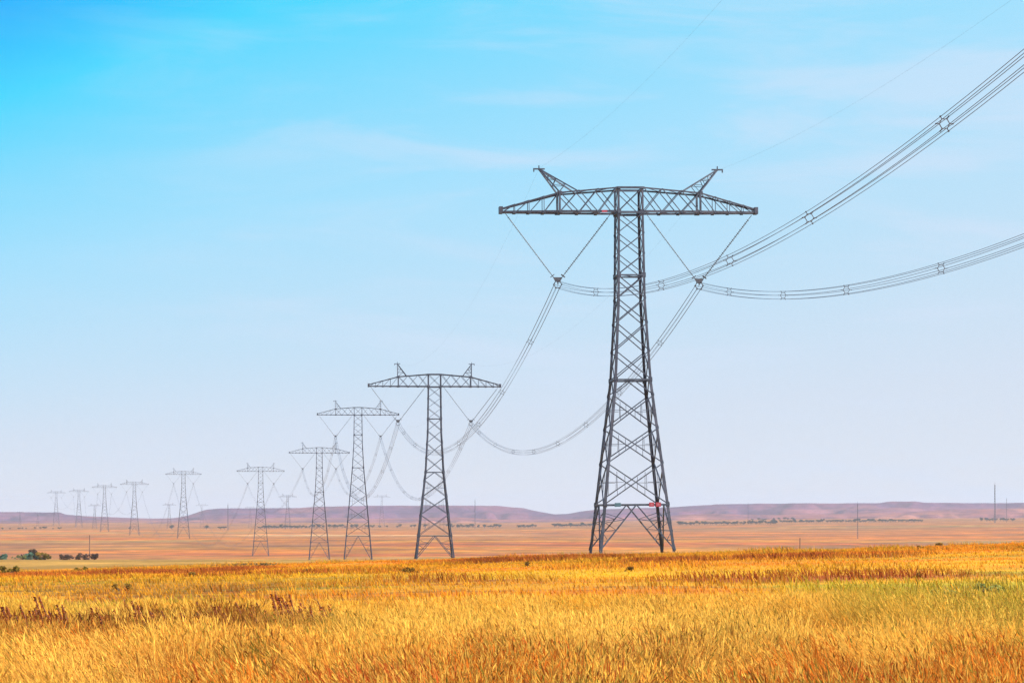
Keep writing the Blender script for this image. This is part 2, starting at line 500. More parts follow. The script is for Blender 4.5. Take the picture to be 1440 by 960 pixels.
        for sy in (-1, 1):
            for i, (x0, x1) in enumerate(zip(xs[:-1], xs[1:])):
                if x1 <= 11.0:
                    b.bar(arm_pt(sx * x0, 0, sy), arm_pt(sx * x1, 1, sy), .13)
                    b.bar(arm_pt(sx * x0, 1, sy * .98), arm_pt(sx * x1, 0, sy * .98), .13)
                else:
                    b.bar(arm_pt(sx * x0, 1, sy), arm_pt(sx * x1, 0, sy), .11)
                    if x1 < 19: b.bar(arm_pt(sx * x1, 0, sy), arm_pt(sx * x1, 1, sy), .10)
            b.bar(arm_pt(sx * 11, 0, sy), arm_pt(sx * 11, 1, sy), .30)
        for x0, x1 in zip(xs[:-1], xs[1:]):
            for tc in (0, 1):
                b.bar(arm_pt(sx * x0, tc, -1), arm_pt(sx * x1, tc, 1), .09)
                b.bar(arm_pt(sx * x1, tc, -1), arm_pt(sx * x1, tc, 1), .12)
        b.build('crossarm_bracing', BRACE, arm)
        # earth wire peak
        p = MB()
        if kind == 'wide_peaks': apex = V(sx * 14.0, 0, ZT + 2.95); feet = (11.0, 8.3)
        else: apex = V(sx * 11.3, 0, ZT + 3.1); feet = (11.2, 8.6)
        for sy in (-1, 1):
            fo = arm_pt(sx * feet[0], 1, sy * .9); fi = arm_pt(sx * feet[1], 1, sy * .9)
            a = apex + V(0, sy * .2, 0)
            p.bar(fo, a, .20); p.bar(fi, a, .20)
            L = [(.0, .3), (.3, .3), (.3, .55), (.55, .55), (.55, .75), (.75, .8)]
            for k, (t0, t1) in enumerate(L):
                A = fo + (a - fo) * t0; B = fi + (a - fi) * t1
                p.bar(A, B, .08)
        for t in (.3, .55, .78):
            for f0 in feet:
                A0 = arm_pt(sx * f0, 1, -.9); A1 = arm_pt(sx * f0, 1, .9)
                p.bar(A0 + (apex + V(0, -.2, 0) - A0) * t, A1 + (apex + V(0, .2, 0) - A1) * t, .08)
        p.bar(apex + V(-.9, 0, 0), apex + V(.9, 0, 0), .22)
        p.bar(apex + V(0, 0, -.2), apex + V(0, 0, .55), .16)
        p.box((apex[0] + sx * .8, 0, apex[2] - .2), (.16, .3, .5))
        p.build('earth_wire_peak', BRACE, root)
    if kind == 'wide_peaks':
        y = -hw(hor0) - .36
        for x, mat, nm, w, hgt, lab in ((2.3, PLATE_RED, 'number_plate', .8, .66, 'square red plate on the lower belt'),
                                        (3.35, PLATE_RED, 'number_plate', .8, .66, 'square red plate on the lower belt, beside the leg'),
                                        (-2.95, PLATE_TEAL, 'notice_plate', .95, .6, 'dark teal plate on the lower belt')):
            m = MB(); m.box((x, y, hor0), (w, .05, hgt))
            for dx in (-.25, .25): m.box((x + dx, y + .12, hor0), (.05, .2, .12))
            pl = m.build(nm, mat, root); pl['label'] = lab
            if mat is PLATE_RED:
                f = MB(); f.box((x, y - .032, hor0 + .02), (w * .34, .012, hgt * .42)); f.build('pale_panel', PLATE_PALE, pl)
        m = MB(); m.box((-4.1, -h0 - .1, ZA + .12), (.85, .06, .34))
        m.box((-4.1, -h0 + .05, ZA + .12), (.08, .26, .12))
        pl = m.build('number_plate', PLATE_RED, root); pl['label'] = 'small red plate on the crossarm'
    return root, ZA

def px2x(px, D): return (px - 720.0) / F * D

PYL = [ # px centre, distance, rel base z, kind, label
    (884, 410, -6.0, 'wide_peaks', 'largest, nearest dark steel lattice pylon with outward-leaning peaks and red plates'),
    (611, 802, -14.1, 'short', 'second largest pylon, dark grey, directly left of the largest pylon'),
    (503.5, 1302, -24.0, 'tall', 'third largest pylon, pale grey-blue, standing next left of the second largest'),
    (449, 1763, -32.2, 'tall', 'fourth pylon of the line, its crossarm running behind the third pylon'),
    (366.5, 2255, -36.5, 'tall', 'fifth pylon of the line, pale, alone at the start of the far tree row'),
    (258, 3000, -28.0, 'tall', 'sixth pylon of the line, faded, in front of where the mesa starts to rise'),
    (189, 3760, -31.0, 'tall', 'seventh pylon of the line, faded blue, a fainter crossarm touching its left arm'),
    (147, 4300, -30.0, 'tall', 'eighth pylon of the line, faint, its crossarm touching that of the seventh'),
    (111, 5400, -27.5, 'tall', 'ninth pylon of the line, very faint, second from the left end of the long line'),
    (79, 5870, -26.5, 'tall', 'last and faintest pylon at the left end of the long line'),
]
protos = {}; tops = []
pos = [V(px2x(p, D), D) for p, D, *_ in PYL]
dirs = []
for i in range(len(pos)):
    a = pos[max(i - 1, 0)] if i > 0 else pos[0] - (pos[1] - pos[0]); b = pos[min(i + 1, len(pos) - 1)]
    if i == 0: a = pos[0] - (pos[1] - pos[0])
    dirs.append(unit(b - a))
for i, (px, D, zb, kind, lab) in enumerate(PYL):
    if kind not in protos:
        r, ZA = make_pylon(kind); protos[kind] = (r, ZA); o = r
    else:
        o = copy_tree(protos[kind][0]); ZA = protos[kind][1]
    rz = math.atan2(-dirs[i][0], dirs[i][1])
    if i >= 4: rz *= .35
    if i in (1, 2, 3): rz *= .75
    o.location = (pos[i][0], D, zb + EYE); o.rotation_euler = (0, 0, rz)
    if i == 0: o.location.x += .50; o.rotation_euler = (0, math.radians(-.52), rz)   # a hair out of plumb
    tag(o, lab, 'pylon', 'lattice pylons of the long power line')
    tops.append((ZA + zb + EYE, rz))

# ------------------------------------------------------------------ V insulator sets
VC, VH, VD = 11.1, 8.3, 11.1
def make_vset():
    root = empty('insulator_set')
    for s in (-1, 1):
        a = V(s * VH, 0, -.05); b = V(s * .62, 0, -10.05)
        d = unit(b - a)
        L = np.linalg.norm(b - a)
        m = MB()
        m.tube([a, a + d * .9], .05, 5); m.tube([a + d * .9, b], .055, 6)
        n = 34
        for k in range(n):
            m.disc(a + d * (1.0 + (L - 1.9) * k / (n - 1)), d, 0.19 if k % 2 == 0 else .14, .05, 8)
        o = m.build('insulator_string', INSUL, root)
        r = MB(); c = b - d * .35
        u = unit(np.cross(d, V(0, 1, 0))); w = V(0, 1, 0)
        r.tube([c + .36 * (u * math.cos(t) + w * math.sin(t)) for t in np.linspace(0, 2 * PI, 13)[:-1]], .06, 5, closed=True)
        r.bar(c - u * .36, c + u * .36, .06)
        r.build('corona_ring', FITTING, root)
    m = MB()
    m.prism(V(0, -.05, 0), V(0, .05, 0), [(-10.0, -.75), (-10.0, .75), (-10.6, .42), (-10.85, 0), (-10.6, -.42)], (0, 0, 1))
    m.build('yoke_plate', FITTING, root)
    m = MB()
    ring = [V(.62 * math.cos(t), 0, -VD + .62 * math.sin(t)) for t in np.linspace(0, 2 * PI, 7)[:-1]]
    for i in range(6): m.bar(ring[i], ring[(i + 1) % 6], .11, (0, 1, 0))
    for p in ring: m.bar(p - V(0, .35, 0), p + V(0, .35, 0), .15)
    m.bar(V(0, 0, -10.7), V(0, 0, -VD), .12, (0, 1, 0)); m.bar(ring[1], V(0, 0, -10.7), .09, (0, 1, 0)); m.bar(ring[2], V(0, 0, -10.7), .09, (0, 1, 0))
    m.build('suspension_clamp', FITTING, root)
    return root
ordn = ['largest', 'second largest', 'third largest', 'fourth', 'fifth', 'sixth', 'seventh', 'eighth', 'ninth', 'last, faintest']
vproto = None; att = []
for i in range(len(PYL)):
    ZAw, rz = tops[i]
    row = []
    for s in (-1, 1):
        if vproto is None: vproto = make_vset(); o = vproto
        else: o = copy_tree(vproto)
        c = V(pos[i][0] + s * VC * math.cos(rz), pos[i][1] + s * VC * math.sin(rz), ZAw)
        o.location = tuple(c); o.rotation_euler = (0, 0, rz)
        side = 'left' if s < 0 else 'right'
        tag(o, f'V-shaped insulator strings under the {side} arm of the {ordn[i]} pylon', 'insulators', 'insulator sets under the crossarms')
        row.append(c + V(0, 0, -VD))
    att.append(row)

# ------------------------------------------------------------------ conductors
CS = .00042
def cat_pts(A, B, n, c=CS):
    d = B - A; L = np.linalg.norm(d[:2])
    t = np.linspace(0, 1, n)
    P = A[None, :] + d[None, :] * t[:, None]
    P[:, 2] -= c * (t * L) * (L - t * L)
    return P
def at_s(A, B, s, c=CS):
    d = B - A; L = np.linalg.norm(d[:2]); t = s / L
    p = A + d * t; p[2] -= c * s * (L - s); return p
R6 = .58
def bundle(A, B, label, n=48, r=.0245, spacers=None, group='bundled conductors between the pylons', sides=5):
    root = empty('conductor_bundle', tuple(A))
    P = cat_pts(A, B, n) - A[None, :]
    dh = unit(V(B[0] - A[0], B[1] - A[1], 0)); lat = V(dh[1], -dh[0], 0)
    up = V(0, 0, 1)
    offs = [R6 * (lat * math.cos(a) + up * math.sin(a)) for a in np.linspace(0, 2 * PI, 7)[:-1]]
    for of in offs:
        m = MB(); m.tube(P + of[None, :], r, sides)
        m.build('cable', CABLE, root, smooth=True)
    L = np.linalg.norm((B - A)[:2])
    if spacers is None: spacers = list(np.arange(38, L - 20, 47.0))
    for s in spacers:
        c = at_s(A, B, s) - A
        m = MB()
        inner = [c + of * .66 for of in offs]
        for k in range(6):
            m.bar(inner[k], inner[(k + 1) % 6], .055, dh); m.bar(inner[k], c + offs[k] * 1.08, .055, dh)
            q_ = c + offs[k] * 1.05
            m.bar(q_ - dh * .14, q_ + dh * .12, .075)
        m.build('spacer', FITTING, root)
    tag(root, label, 'conductor', group)
    return root
# toward the next pylon behind the camera (outside the frame)
d0 = unit(pos[0] - pos[1])
for s, sp, lab in ((0, [43, 99, 142, 179, 223, 268, 313], 'upper conductor bundle sweeping steeply up to the top right edge'),
                   (1, [25, 63, 99, 141, 186, 232, 278], 'lower conductor bundle dipping then curving out at the right edge')):
    A = att[0][s]
    B = V(A[0] + d0[0] * 430, A[1] + d0[1] * 430, A[2] + (22.2 if s == 0 else 20.7))
    bundle(A, B, lab, n=72, spacers=sp)
names = ['largest and second largest pylons', 'second and third largest pylons', 'third and fourth pylons', 'fourth and fifth pylons', 'fifth and sixth pylons',
         'sixth and seventh pylons', 'seventh and eighth pylons', 'eighth and ninth pylons', 'ninth and last pylons']
for i in range(len(PYL) - 1):
    for s in (0, 1):
        side = 'left' if s == 0 else 'right'
        far = i >= 3
        bundle(att[i][s], att[i + 1][s], f'sagging {side}-arm conductor bundle hung between the {names[i]}', n=56 if i < 2 else 28, sides=5 if i < 2 else 3,
               spacers=None if i < 3 else [])
# earth wires
def peak(i, s):
    ZAw, rz = tops[i]; x = s * (14.0 if i == 0 else 11.3); z = ZAw + 3.9 + 3.0
    return V(pos[i][0] + x * math.cos(rz), pos[i][1] + x * math.sin(rz), z)
def earth(A, B, label, c=.00025, n=40):
    m = MB(); m.tube(cat_pts(A, B, n, c), .007, 4)
    o = m.build('earth_wire', CABLE, None, smooth=True)
    tag(o, label, 'wire', 'thin earth wires between the pylon peaks')
for s, nm in ((-1, 'left'), (1, 'right')):
    A = peak(0, s); B = V(A[0] + d0[0] * 430, A[1] + d0[1] * 430, A[2] + 19.5)
    earth(A, B, f'hair-thin earth wire rising from the {nm} peak of the largest pylon to the upper edge')
for i in range(4):
    for s, nm in ((-1, 'left'), (1, 'right')):
        earth(peak(i, s), peak(i + 1, s), f'hair-thin earth wire between the {nm} peaks of the {names[i]}')

# ------------------------------------------------------------------ smaller faraway pylons and masts
FAR = [(133, 5000, .60, 'tiny faint pylon just left of the eighth pylon of the long line'),
       (238, 5000, .62, 'tiny faint pylon just left of the sixth pylon, a dark tree at its foot'),
       (284, 5300, .62, 'tiny faint pylon on the slope where the mesa rises'),
       (404.5, 4700, .80, 'faint blue pylon between the fifth and fourth pylons, topping the mesa'),
       (352, 5200, .55, 'tiny faint pylon close beside the fifth pylon on its left'),
       (537, 5600, .86, 'barely visible pylon between the third and second pylons'),
       (28, 5600, .42, 'tiny pylon at far left, low against the purple hills'),
       (53, 5200, .38, 'tiny low pylon at far left below the hill crest, second from the edge')]
tall = protos['tall'][0]
for px, D, s, lab in FAR:
    o = copy_tree(tall)
    x = px2x(px, D)
    o.location = (x, D, tz(x, D) - .3); o.scale = (s, s, s); o.rotation_euler = (0, 0, random.uniform(-.1, .25))
    tag(o, lab, 'pylon', 'small faraway pylons of other lines')

def make_mast(h, w, name='lattice_mast'):
    root = empty(name)
    for k in range(3):
        a = 2 * PI * k / 3 + .4; b = a + 2 * PI / 3
        m = MB(); m.bar(V(w * math.cos(a), w * math.sin(a), -.5), V(w * .5 * math.cos(a), w * .5 * math.sin(a), h), w * .28); m.build('leg', STEEL, root)
    m = MB(); n = int(h / (w * 3))
    for i in range(n):
        z0, z1 = h * i / n, h * (i + 1) / n
        for k in range(3):
            a = 2 * PI * k / 3 + .4; b = a + 2 * PI / 3
            f0, f1 = w * (1 - .5 * i / n), w * (1 - .5 * (i + 1) / n)
            m.bar(V(f0 * math.cos(a), f0 * math.sin(a), z0), V(f1 * math.cos(b), f1 * math.sin(b), z1), w * .14)
    m.build('bracing', BRACE, root)
    m = MB(); m.tube([V(0, 0, h - .5), V(0, 0, h + h * .07)], w * .15, 5); m.build('aerial', STEEL, root)
    return root
for px, D, h, w, lab in ((1206, 2950, 39, .7, 'slim dark mast on the orange plain, right of the largest pylon'),
                         (1399, 5000, 72, 1.9, 'tall pale mast near the right edge, rising well above the hills'),
                         (1415.5, 5100, 46, .8, 'thin short mast right of the tall pale mast at right edge'),
                         (320.5, 4600, 44, 1.1, 'dark slim mast left of the fifth pylon against the mesa'),
                         (668, 4800, 52, 1.0, 'faint mast standing just right of the second largest pylon'),
                         (1052, 6600, 42, .9, 'faint mast on the low hills right of the largest pylon')):
    o = make_mast(h, w * .8); x = px2x(px, D)
    o.location = (x, D, tz(x, D)); tag(o, lab, 'mast')
# wooden poles
def make_pole(h, r, arm=True):
    root = empty('utility_pole')
    m = MB(); m.tube([V(0, 0, -.4), V(0, 0, h * .5), V(0, 0, h)], r, 8); m.build('pole', WOOD, root)
    if arm:
        m = MB(); m.box((0, r + .05, h - .5), (1.5, .1, .12)); m.build('crossbar', WOOD, root)
        for dx in (-.65, .65):
            m = MB(); m.tube([V(dx, r + .05, h - .44), V(dx, r + .05, h - .2)], .06, 6); m.build('insulator', INSUL, root)
    return root
o = make_pole(6.2, .12, False); x = px2x(126, 650); o.location = (x, 650, tz(x, 650)); tag(o, 'wooden utility pole behind the dark shrubs at the left', 'pole')
o = make_pole(1.9, .08, False); x = px2x(1125, 420); o.location = (x, 420, tz(x, 420)); tag(o, 'lone short wooden post on the field crest right of the largest pylon', 'post')

# ------------------------------------------------------------------ trees and shrubs
def leaf_cloud(blobs, n, size, c1, c2, seed, flat=.8):
    """small leaf faces spread through the volume of several lobes"""
    r = np.random.default_rng(seed)
    w = np.array([b[3] ** 2 for b in blobs]); w = w / w.sum()
    k = r.choice(len(blobs), n, p=w)
    B = np.array(blobs)[k]
    d = r.normal(size=(n, 3)); d /= np.linalg.norm(d, axis=1)[:, None]
    rad = B[:, 3] * (r.random(n) ** .4)
    c = B[:, :3] + d * rad[:, None] * np.array([1, 1, flat])
    u = r.normal(size=(n, 3)); u /= np.linalg.norm(u, axis=1)[:, None]
    t = r.normal(size=(n, 3)); t -= (t * u).sum(1)[:, None] * u; t /= np.linalg.norm(t, axis=1)[:, None]
    b = np.cross(u, t)
    s = size * (.6 + .8 * r.random(n))[:, None]
    v = np.stack([c - t * s, c - b * s * .55, c + t * s, c + b * s * .55], 1).reshape(-1, 3)
    q = np.arange(4 * n).reshape(n, 4)
    m = (r.random(n) * .5 + .5 * (k % 3) / 2)
    col = np.repeat(np.asarray(c1)[None, :] * (1 - m[:, None]) + np.asarray(c2)[None, :] * m[:, None], 4, axis=0)
    return v, q, col
def make_plant(name, blobs, n, size, c1, c2, seed, trunk=None, flat=.8, crown='crown', stem='trunk'):
    root = empty(name)
    v, q, col = leaf_cloud(blobs, n, size, c1, c2, seed, flat)
    np_mesh(crown, v, q, LEAF, root, col)
    m = MB()
    if trunk:
        h, r = trunk
        m.tube([V(0, 0, -.3), V(.05 * h, 0, h * .5), V(0, .03 * h, h)], r, 6)
        for bb in blobs: m.tube([V(0, .01 * h, h * .75), V(bb[0], bb[1], bb[2])], r * .4, 4)
    else:
        for bb in blobs:
            m.tube([V(0, 0, -.1), V(bb[0] * .6, bb[1] * .6, bb[2] * .5), V(bb[0], bb[1], bb[2] + bb[3] * .3)], max(.02, bb[3] * .03), 4)
    m.build(stem, BARK, root)
    return root
tp = []
G1, G2 = V(.02, .028, .02), V(.045, .05, .028)
for k in range(4):
    r_ = random.Random(40 + k)
    bl = [(r_.uniform(-2.2, 2.2), r_.uniform(-2, 2), r_.uniform(3.6, 6.2), r_.uniform(1.6, 2.5)) for _ in range(5)]
    tp.append(make_plant('tree', bl, 420, .42, G1, G2, 100 + k, trunk=(4.5, .28)))
used = set()
def put_tree(px, D, s, lab, group, k):
    o = tp[k] if k not in used else copy_tree(tp[k]); used.add(k)
    x = px2x(px, D)
    o.location = (x, D, tz(x, D) - .2); o.scale = (s * random.uniform(1.1, 1.8), s, s * random.uniform(.7, 1.1)); o.rotation_euler = (0, 0, random.uniform(0, 6.2))
    tag(o, lab, 'tree', group)
rows = [(366, 425, 5000, 10), (428, 505, 5050, 8), (628, 706, 5000, 10), (728, 754, 5000, 5), (778, 836, 5000, 10), (952, 1092, 5000, 23),
        (1087, 1296, 5300, 32), (1376, 1428, 5400, 7), (512, 600, 5100, 5)]
for x0, x1, D, n in rows:
    n = int(n * 1.9)
    for k in range(n):
        px = x0 + (x1 - x0) * (k + random.uniform(.0, 1)) / n
        put_tree(px, D + random.uniform(-40, 40), random.uniform(.85, 1.3), 'small dark tree in the long row across the far plain under the hills', 'trees in the far row', random.randrange(4))
for x0, x1, D, n in ((1054, 1118, 6400, 9),):
    for k in range(n):
        px = x0 + (x1 - x0) * (k + random.random()) / n
        put_tree(px, D, random.uniform(.9, 1.3), 'blue-grey tree in the grove high behind the far row, right of the largest pylon', 'grove behind the far row', random.randrange(4))
put_tree(242, 4700, 1.25, 'dark tree left of the foot of the sixth pylon', None, 0)
put_tree(290, 4700, 1.1, 'lone dark tree below the slope of the mesa, right of the sixth pylon', None, 1)
put_tree(310, 4700, .9, 'left tree of a dark pair left of the fifth pylon', None, 2)
put_tree(315.5, 4720, 1.0, 'right tree of a dark pair left of the fifth pylon', None, 3)
for px in (3, 14, 27, 32, 37, 49, 57, 62, 75, 84, 183):
    put_tree(px, 4700, random.uniform(.55, .85), 'tiny dark tree in the broken row at the far left under the hills', 'far left trees', random.randrange(4))

OL1, OL2 = V(.10, .085, .02), V(.22, .15, .03)
DK1, DK2 = V(.06, .045, .03), V(.13, .07, .05)
GR1, GR2 = V(.10, .13, .05), V(.20, .21, .08)
def shrub(px, D, w, h, c1, c2, lab, seed, group=None, cat='shrub', name='shrub', n=520, dz=0.0, leaf=.10):
    r_ = random.Random(seed)
    bl = [(r_.uniform(-.42, .42) * w, r_.uniform(-.3, .3) * w, h * r_.uniform(.15, .70), h * r_.uniform(.16, .34)) for _ in range(max(6, int(w / h * 5)))]
    o = make_plant(name, bl, n, leaf * (h / 1.2), c1, c2, seed, crown='foliage', stem='stem')
    x = px2x(px, D)
    o.location = (x, D, tz(x, D) - .05 + dz); tag(o, lab, cat, group)
    return o
TE1, TE2 = V(.06, .12, .085), V(.15, .24, .17)
shrub(43, 632, 4.2, 2.1, TE1, TE2, 'blue-green bush left of the olive and orange tree at far left', 51, n=900)
shrub(41, 655, 3.8, 3.4, DK1, DK2, 'dark brown bush showing above the blue-green bush at far left', 52, n=700)
shrub(1, 640, 3.0, 2.2, TE1, TE2, 'blue-green bush cut off by the left edge behind the field', 53, n=800)
shrub(64, 630, 4.6, 2.5, OL1, V(.30, .17, .03), 'rounded olive and orange tree on the right of the blue-green bush', 1, cat='tree', name='tree', n=900)
shrub(27, 620, 3.6, 1.5, GR1, GR2, 'pale green bush just left of the blue-green bush', 2, n=500)
shrub(90, 620, 3.4, 1.8, DK1, DK2, 'leftmost dark green-brown shrub between the orange tree and the wooden pole', 3, n=600)
shrub(103, 620, 3.6, 1.7, DK1, DK2, 'middle dark shrub between the orange tree and the wooden pole', 4, n=600)
shrub(118, 630, 3.2, 2.0, DK1, V(.16, .08, .07), 'purplish shrub left of the foot of the wooden pole', 5, n=600)
shrub(133, 625, 1.7, 2.2, DK1, V(.16, .08, .07), 'purplish shrub right of the foot of the wooden pole', 6, n=500)
for px, D, w, h, lab, sd in ((5, 150, 1.5, .75, 'dark olive shrub on the crest at the left edge', 11), (17, 152, .9, .6, 'smaller olive shrub second from the left edge on the crest', 12),
                             (112, 155, 1.1, .5, 'low olive shrub on the crest below the purplish shrubs', 13)):
    shrub(px, D, w, h, V(.09, .075, .014), V(.24, .16, .025), lab, sd, n=600, leaf=.12)
for k, px in enumerate((306, 322, 337, 352, 367, 382)):
    shrub(px, 154 + 4 * (k % 2), 1.0, .30, V(.14, .10, .04), V(.28, .20, .07), 'low grey-olive shrub in the row on the crest below the fifth pylon', 20 + k, group='shrub row on the crest', n=380, leaf=.12)
for px, D, w, h, lab, sd in ((1228, 132, .55, .34, 'leftmost of three dark tufts on the right-hand crest', 31), (1265, 136, .42, .28, 'middle of three dark tufts on the right-hand crest', 32),
                             (1291, 132, .75, .36, 'widest dark tuft on the right-hand crest, right of two smaller', 33), (1320, 160, .5, .42, 'isolated dark tuft on the skyline of the field at right', 34),
                             (885, 82, .24, .26, 'small olive tuft alone on the gold field below the largest pylon', 35), (742, 100, .2, .28, 'tiny dark tuft on orange field left of the largest pylon', 36),
                             (270, 92, .2, .30, 'tiny dark tuft on the gold field below the sixth pylon', 37), (577, 88, .55, .34, 'olive tuft on the field below the second largest pylon', 38),
                             (425, 96, .6, .3, 'olive tuft on the field below the third largest and fourth pylons', 39), (171, 66, .55, .30, 'brown tuft on yellow field at left, below the dark shrubs', 40),
                             (1290, 66, .22, .26, 'dark tuft in the rusty weed band at right', 41)):
    shrub(px, D, w, h, V(.13, .075, .02), V(.34, .19, .03), lab, sd, cat='tuft', name='grass_tuft', n=260, leaf=.12)

gp = []
for k, (px, D) in enumerate(((1322, 44), (1338, 41), (1350, 46), (1362, 43), (1376, 47), (1390, 42), (1330, 48), (1404, 45), (1418, 41), (1432, 46), (1310, 50), (1396, 50), (1346, 38), (1426, 38))):
    if k < 3:
        o = shrub(px, D, .50, .40, V(.13, .15, .04), V(.34, .33, .09), 'leafy grey-green weed among the gold grass near the right edge', 70 + k, group='grey-green weeds at right', cat='weed', name='green_weed', n=420, leaf=.085)
        gp.append(o)
    else:
        o = copy_tree(gp[k % 3]); x = px2x(px, D); sc_w = random.uniform(.8, 1.25)
        o.location = (x, D, tz(x, D) - .04); o.scale = (sc_w * 1.1, sc_w, sc_w * random.uniform(.8, 1.15)); o.rotation_euler = (0, 0, random.uniform(0, 6.2))

# ------------------------------------------------------------------ grass
def stalks(n, X, Y, H, W, lean_x, lean_y, col_base, col_tip, head=None):
    """n bent stalks as 3-row ribbons facing random ways, with optional lens-shaped seed heads"""
    Z = terrain(X, Y) - .02
    a = rng.random(n) * PI
    ux, uy = np.cos(a) * W / 2, np.sin(a) * W / 2
    vs = []; cs = []
    rowsf = ((0, 1.0), (.5, .8), (1.0, .35))
    for f, wf in rowsf:
        px = X + lean_x * H * f ** 1.7; py = Y + lean_y * H * f ** 1.7; pz = Z + H * f * (1 - .12 * f * (abs(lean_x) + abs(lean_y)))
        vs.append(np.stack([px - ux * wf, py - uy * wf, pz], 1)); vs.append(np.stack([px + ux * wf, py + uy * wf, pz], 1))
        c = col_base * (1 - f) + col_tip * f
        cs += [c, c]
    v = np.stack(vs, 1); c = np.stack(cs, 1)                       # (n,6,3)
    base = (np.arange(n) * 6)[:, None]
    q = np.concatenate([base + np.array([[0, 1, 3, 2]]), base + np.array([[2, 3, 5, 4]])], 0)
    v = v.reshape(-1, 3); c = c.reshape(-1, 3)
    if head is not None:
        k = head['mask']; m = int(k.sum())
        tipx = X[k] + lean_x[k] * H[k]; tipy = Y[k] + lean_y[k] * H[k]
        tipz = Z[k] + H[k] * (1 - .12 * (abs(lean_x[k]) + abs(lean_y[k])))
        L = head['len'][k]; hw_ = head['wid'][k] / 2
        dx, dy = lean_x[k] * 1.6, lean_y[k] * 1.6
        dn = np.sqrt(dx ** 2 + dy ** 2 + 1); dx, dy, dz = dx / dn, dy / dn, 1 / dn
        allv = []; 
        for off in (0, PI / 2):
            b = a[k] + off; sx, sy = np.cos(b) * hw_, np.sin(b) * hw_
            P = lambda f, w: np.stack([tipx + dx * L * f + sx * w, tipy + dy * L * f + sy * w, tipz + dz * L * f], 1)
            allv.append(np.stack([P(-.25, 0), P(.25, 1), P(1, 0), P(.25, -1)], 1))
        hv = np.concatenate(allv, 0).reshape(-1, 3)
        hc = np.repeat(np.concatenate([head['col'][k]] * 2, 0), 4, axis=0)
        hq = np.arange(len(hv)).reshape(-1, 4) + len(v)
        v = np.concatenate([v, hv]); c = np.concatenate([c, hc]); q = np.concatenate([q, hq])
    return v, q, c

def scatter(n, y0, y1, margin, gamma=1.0):
    """points over the visible wedge of field, a bit wider than the view, evenly per area"""
    u = rng.random(n * 3)
    Y = y0 + (y1 - y0) * u
    wid = .205 * Y + margin
    keep = rng.random(n * 3) < (wid / wid.max())
    Y = Y[keep][:n]; wid = wid[keep][:n]
    X = (rng.random(len(Y)) * 2 - 1) * wid
    return X, Y

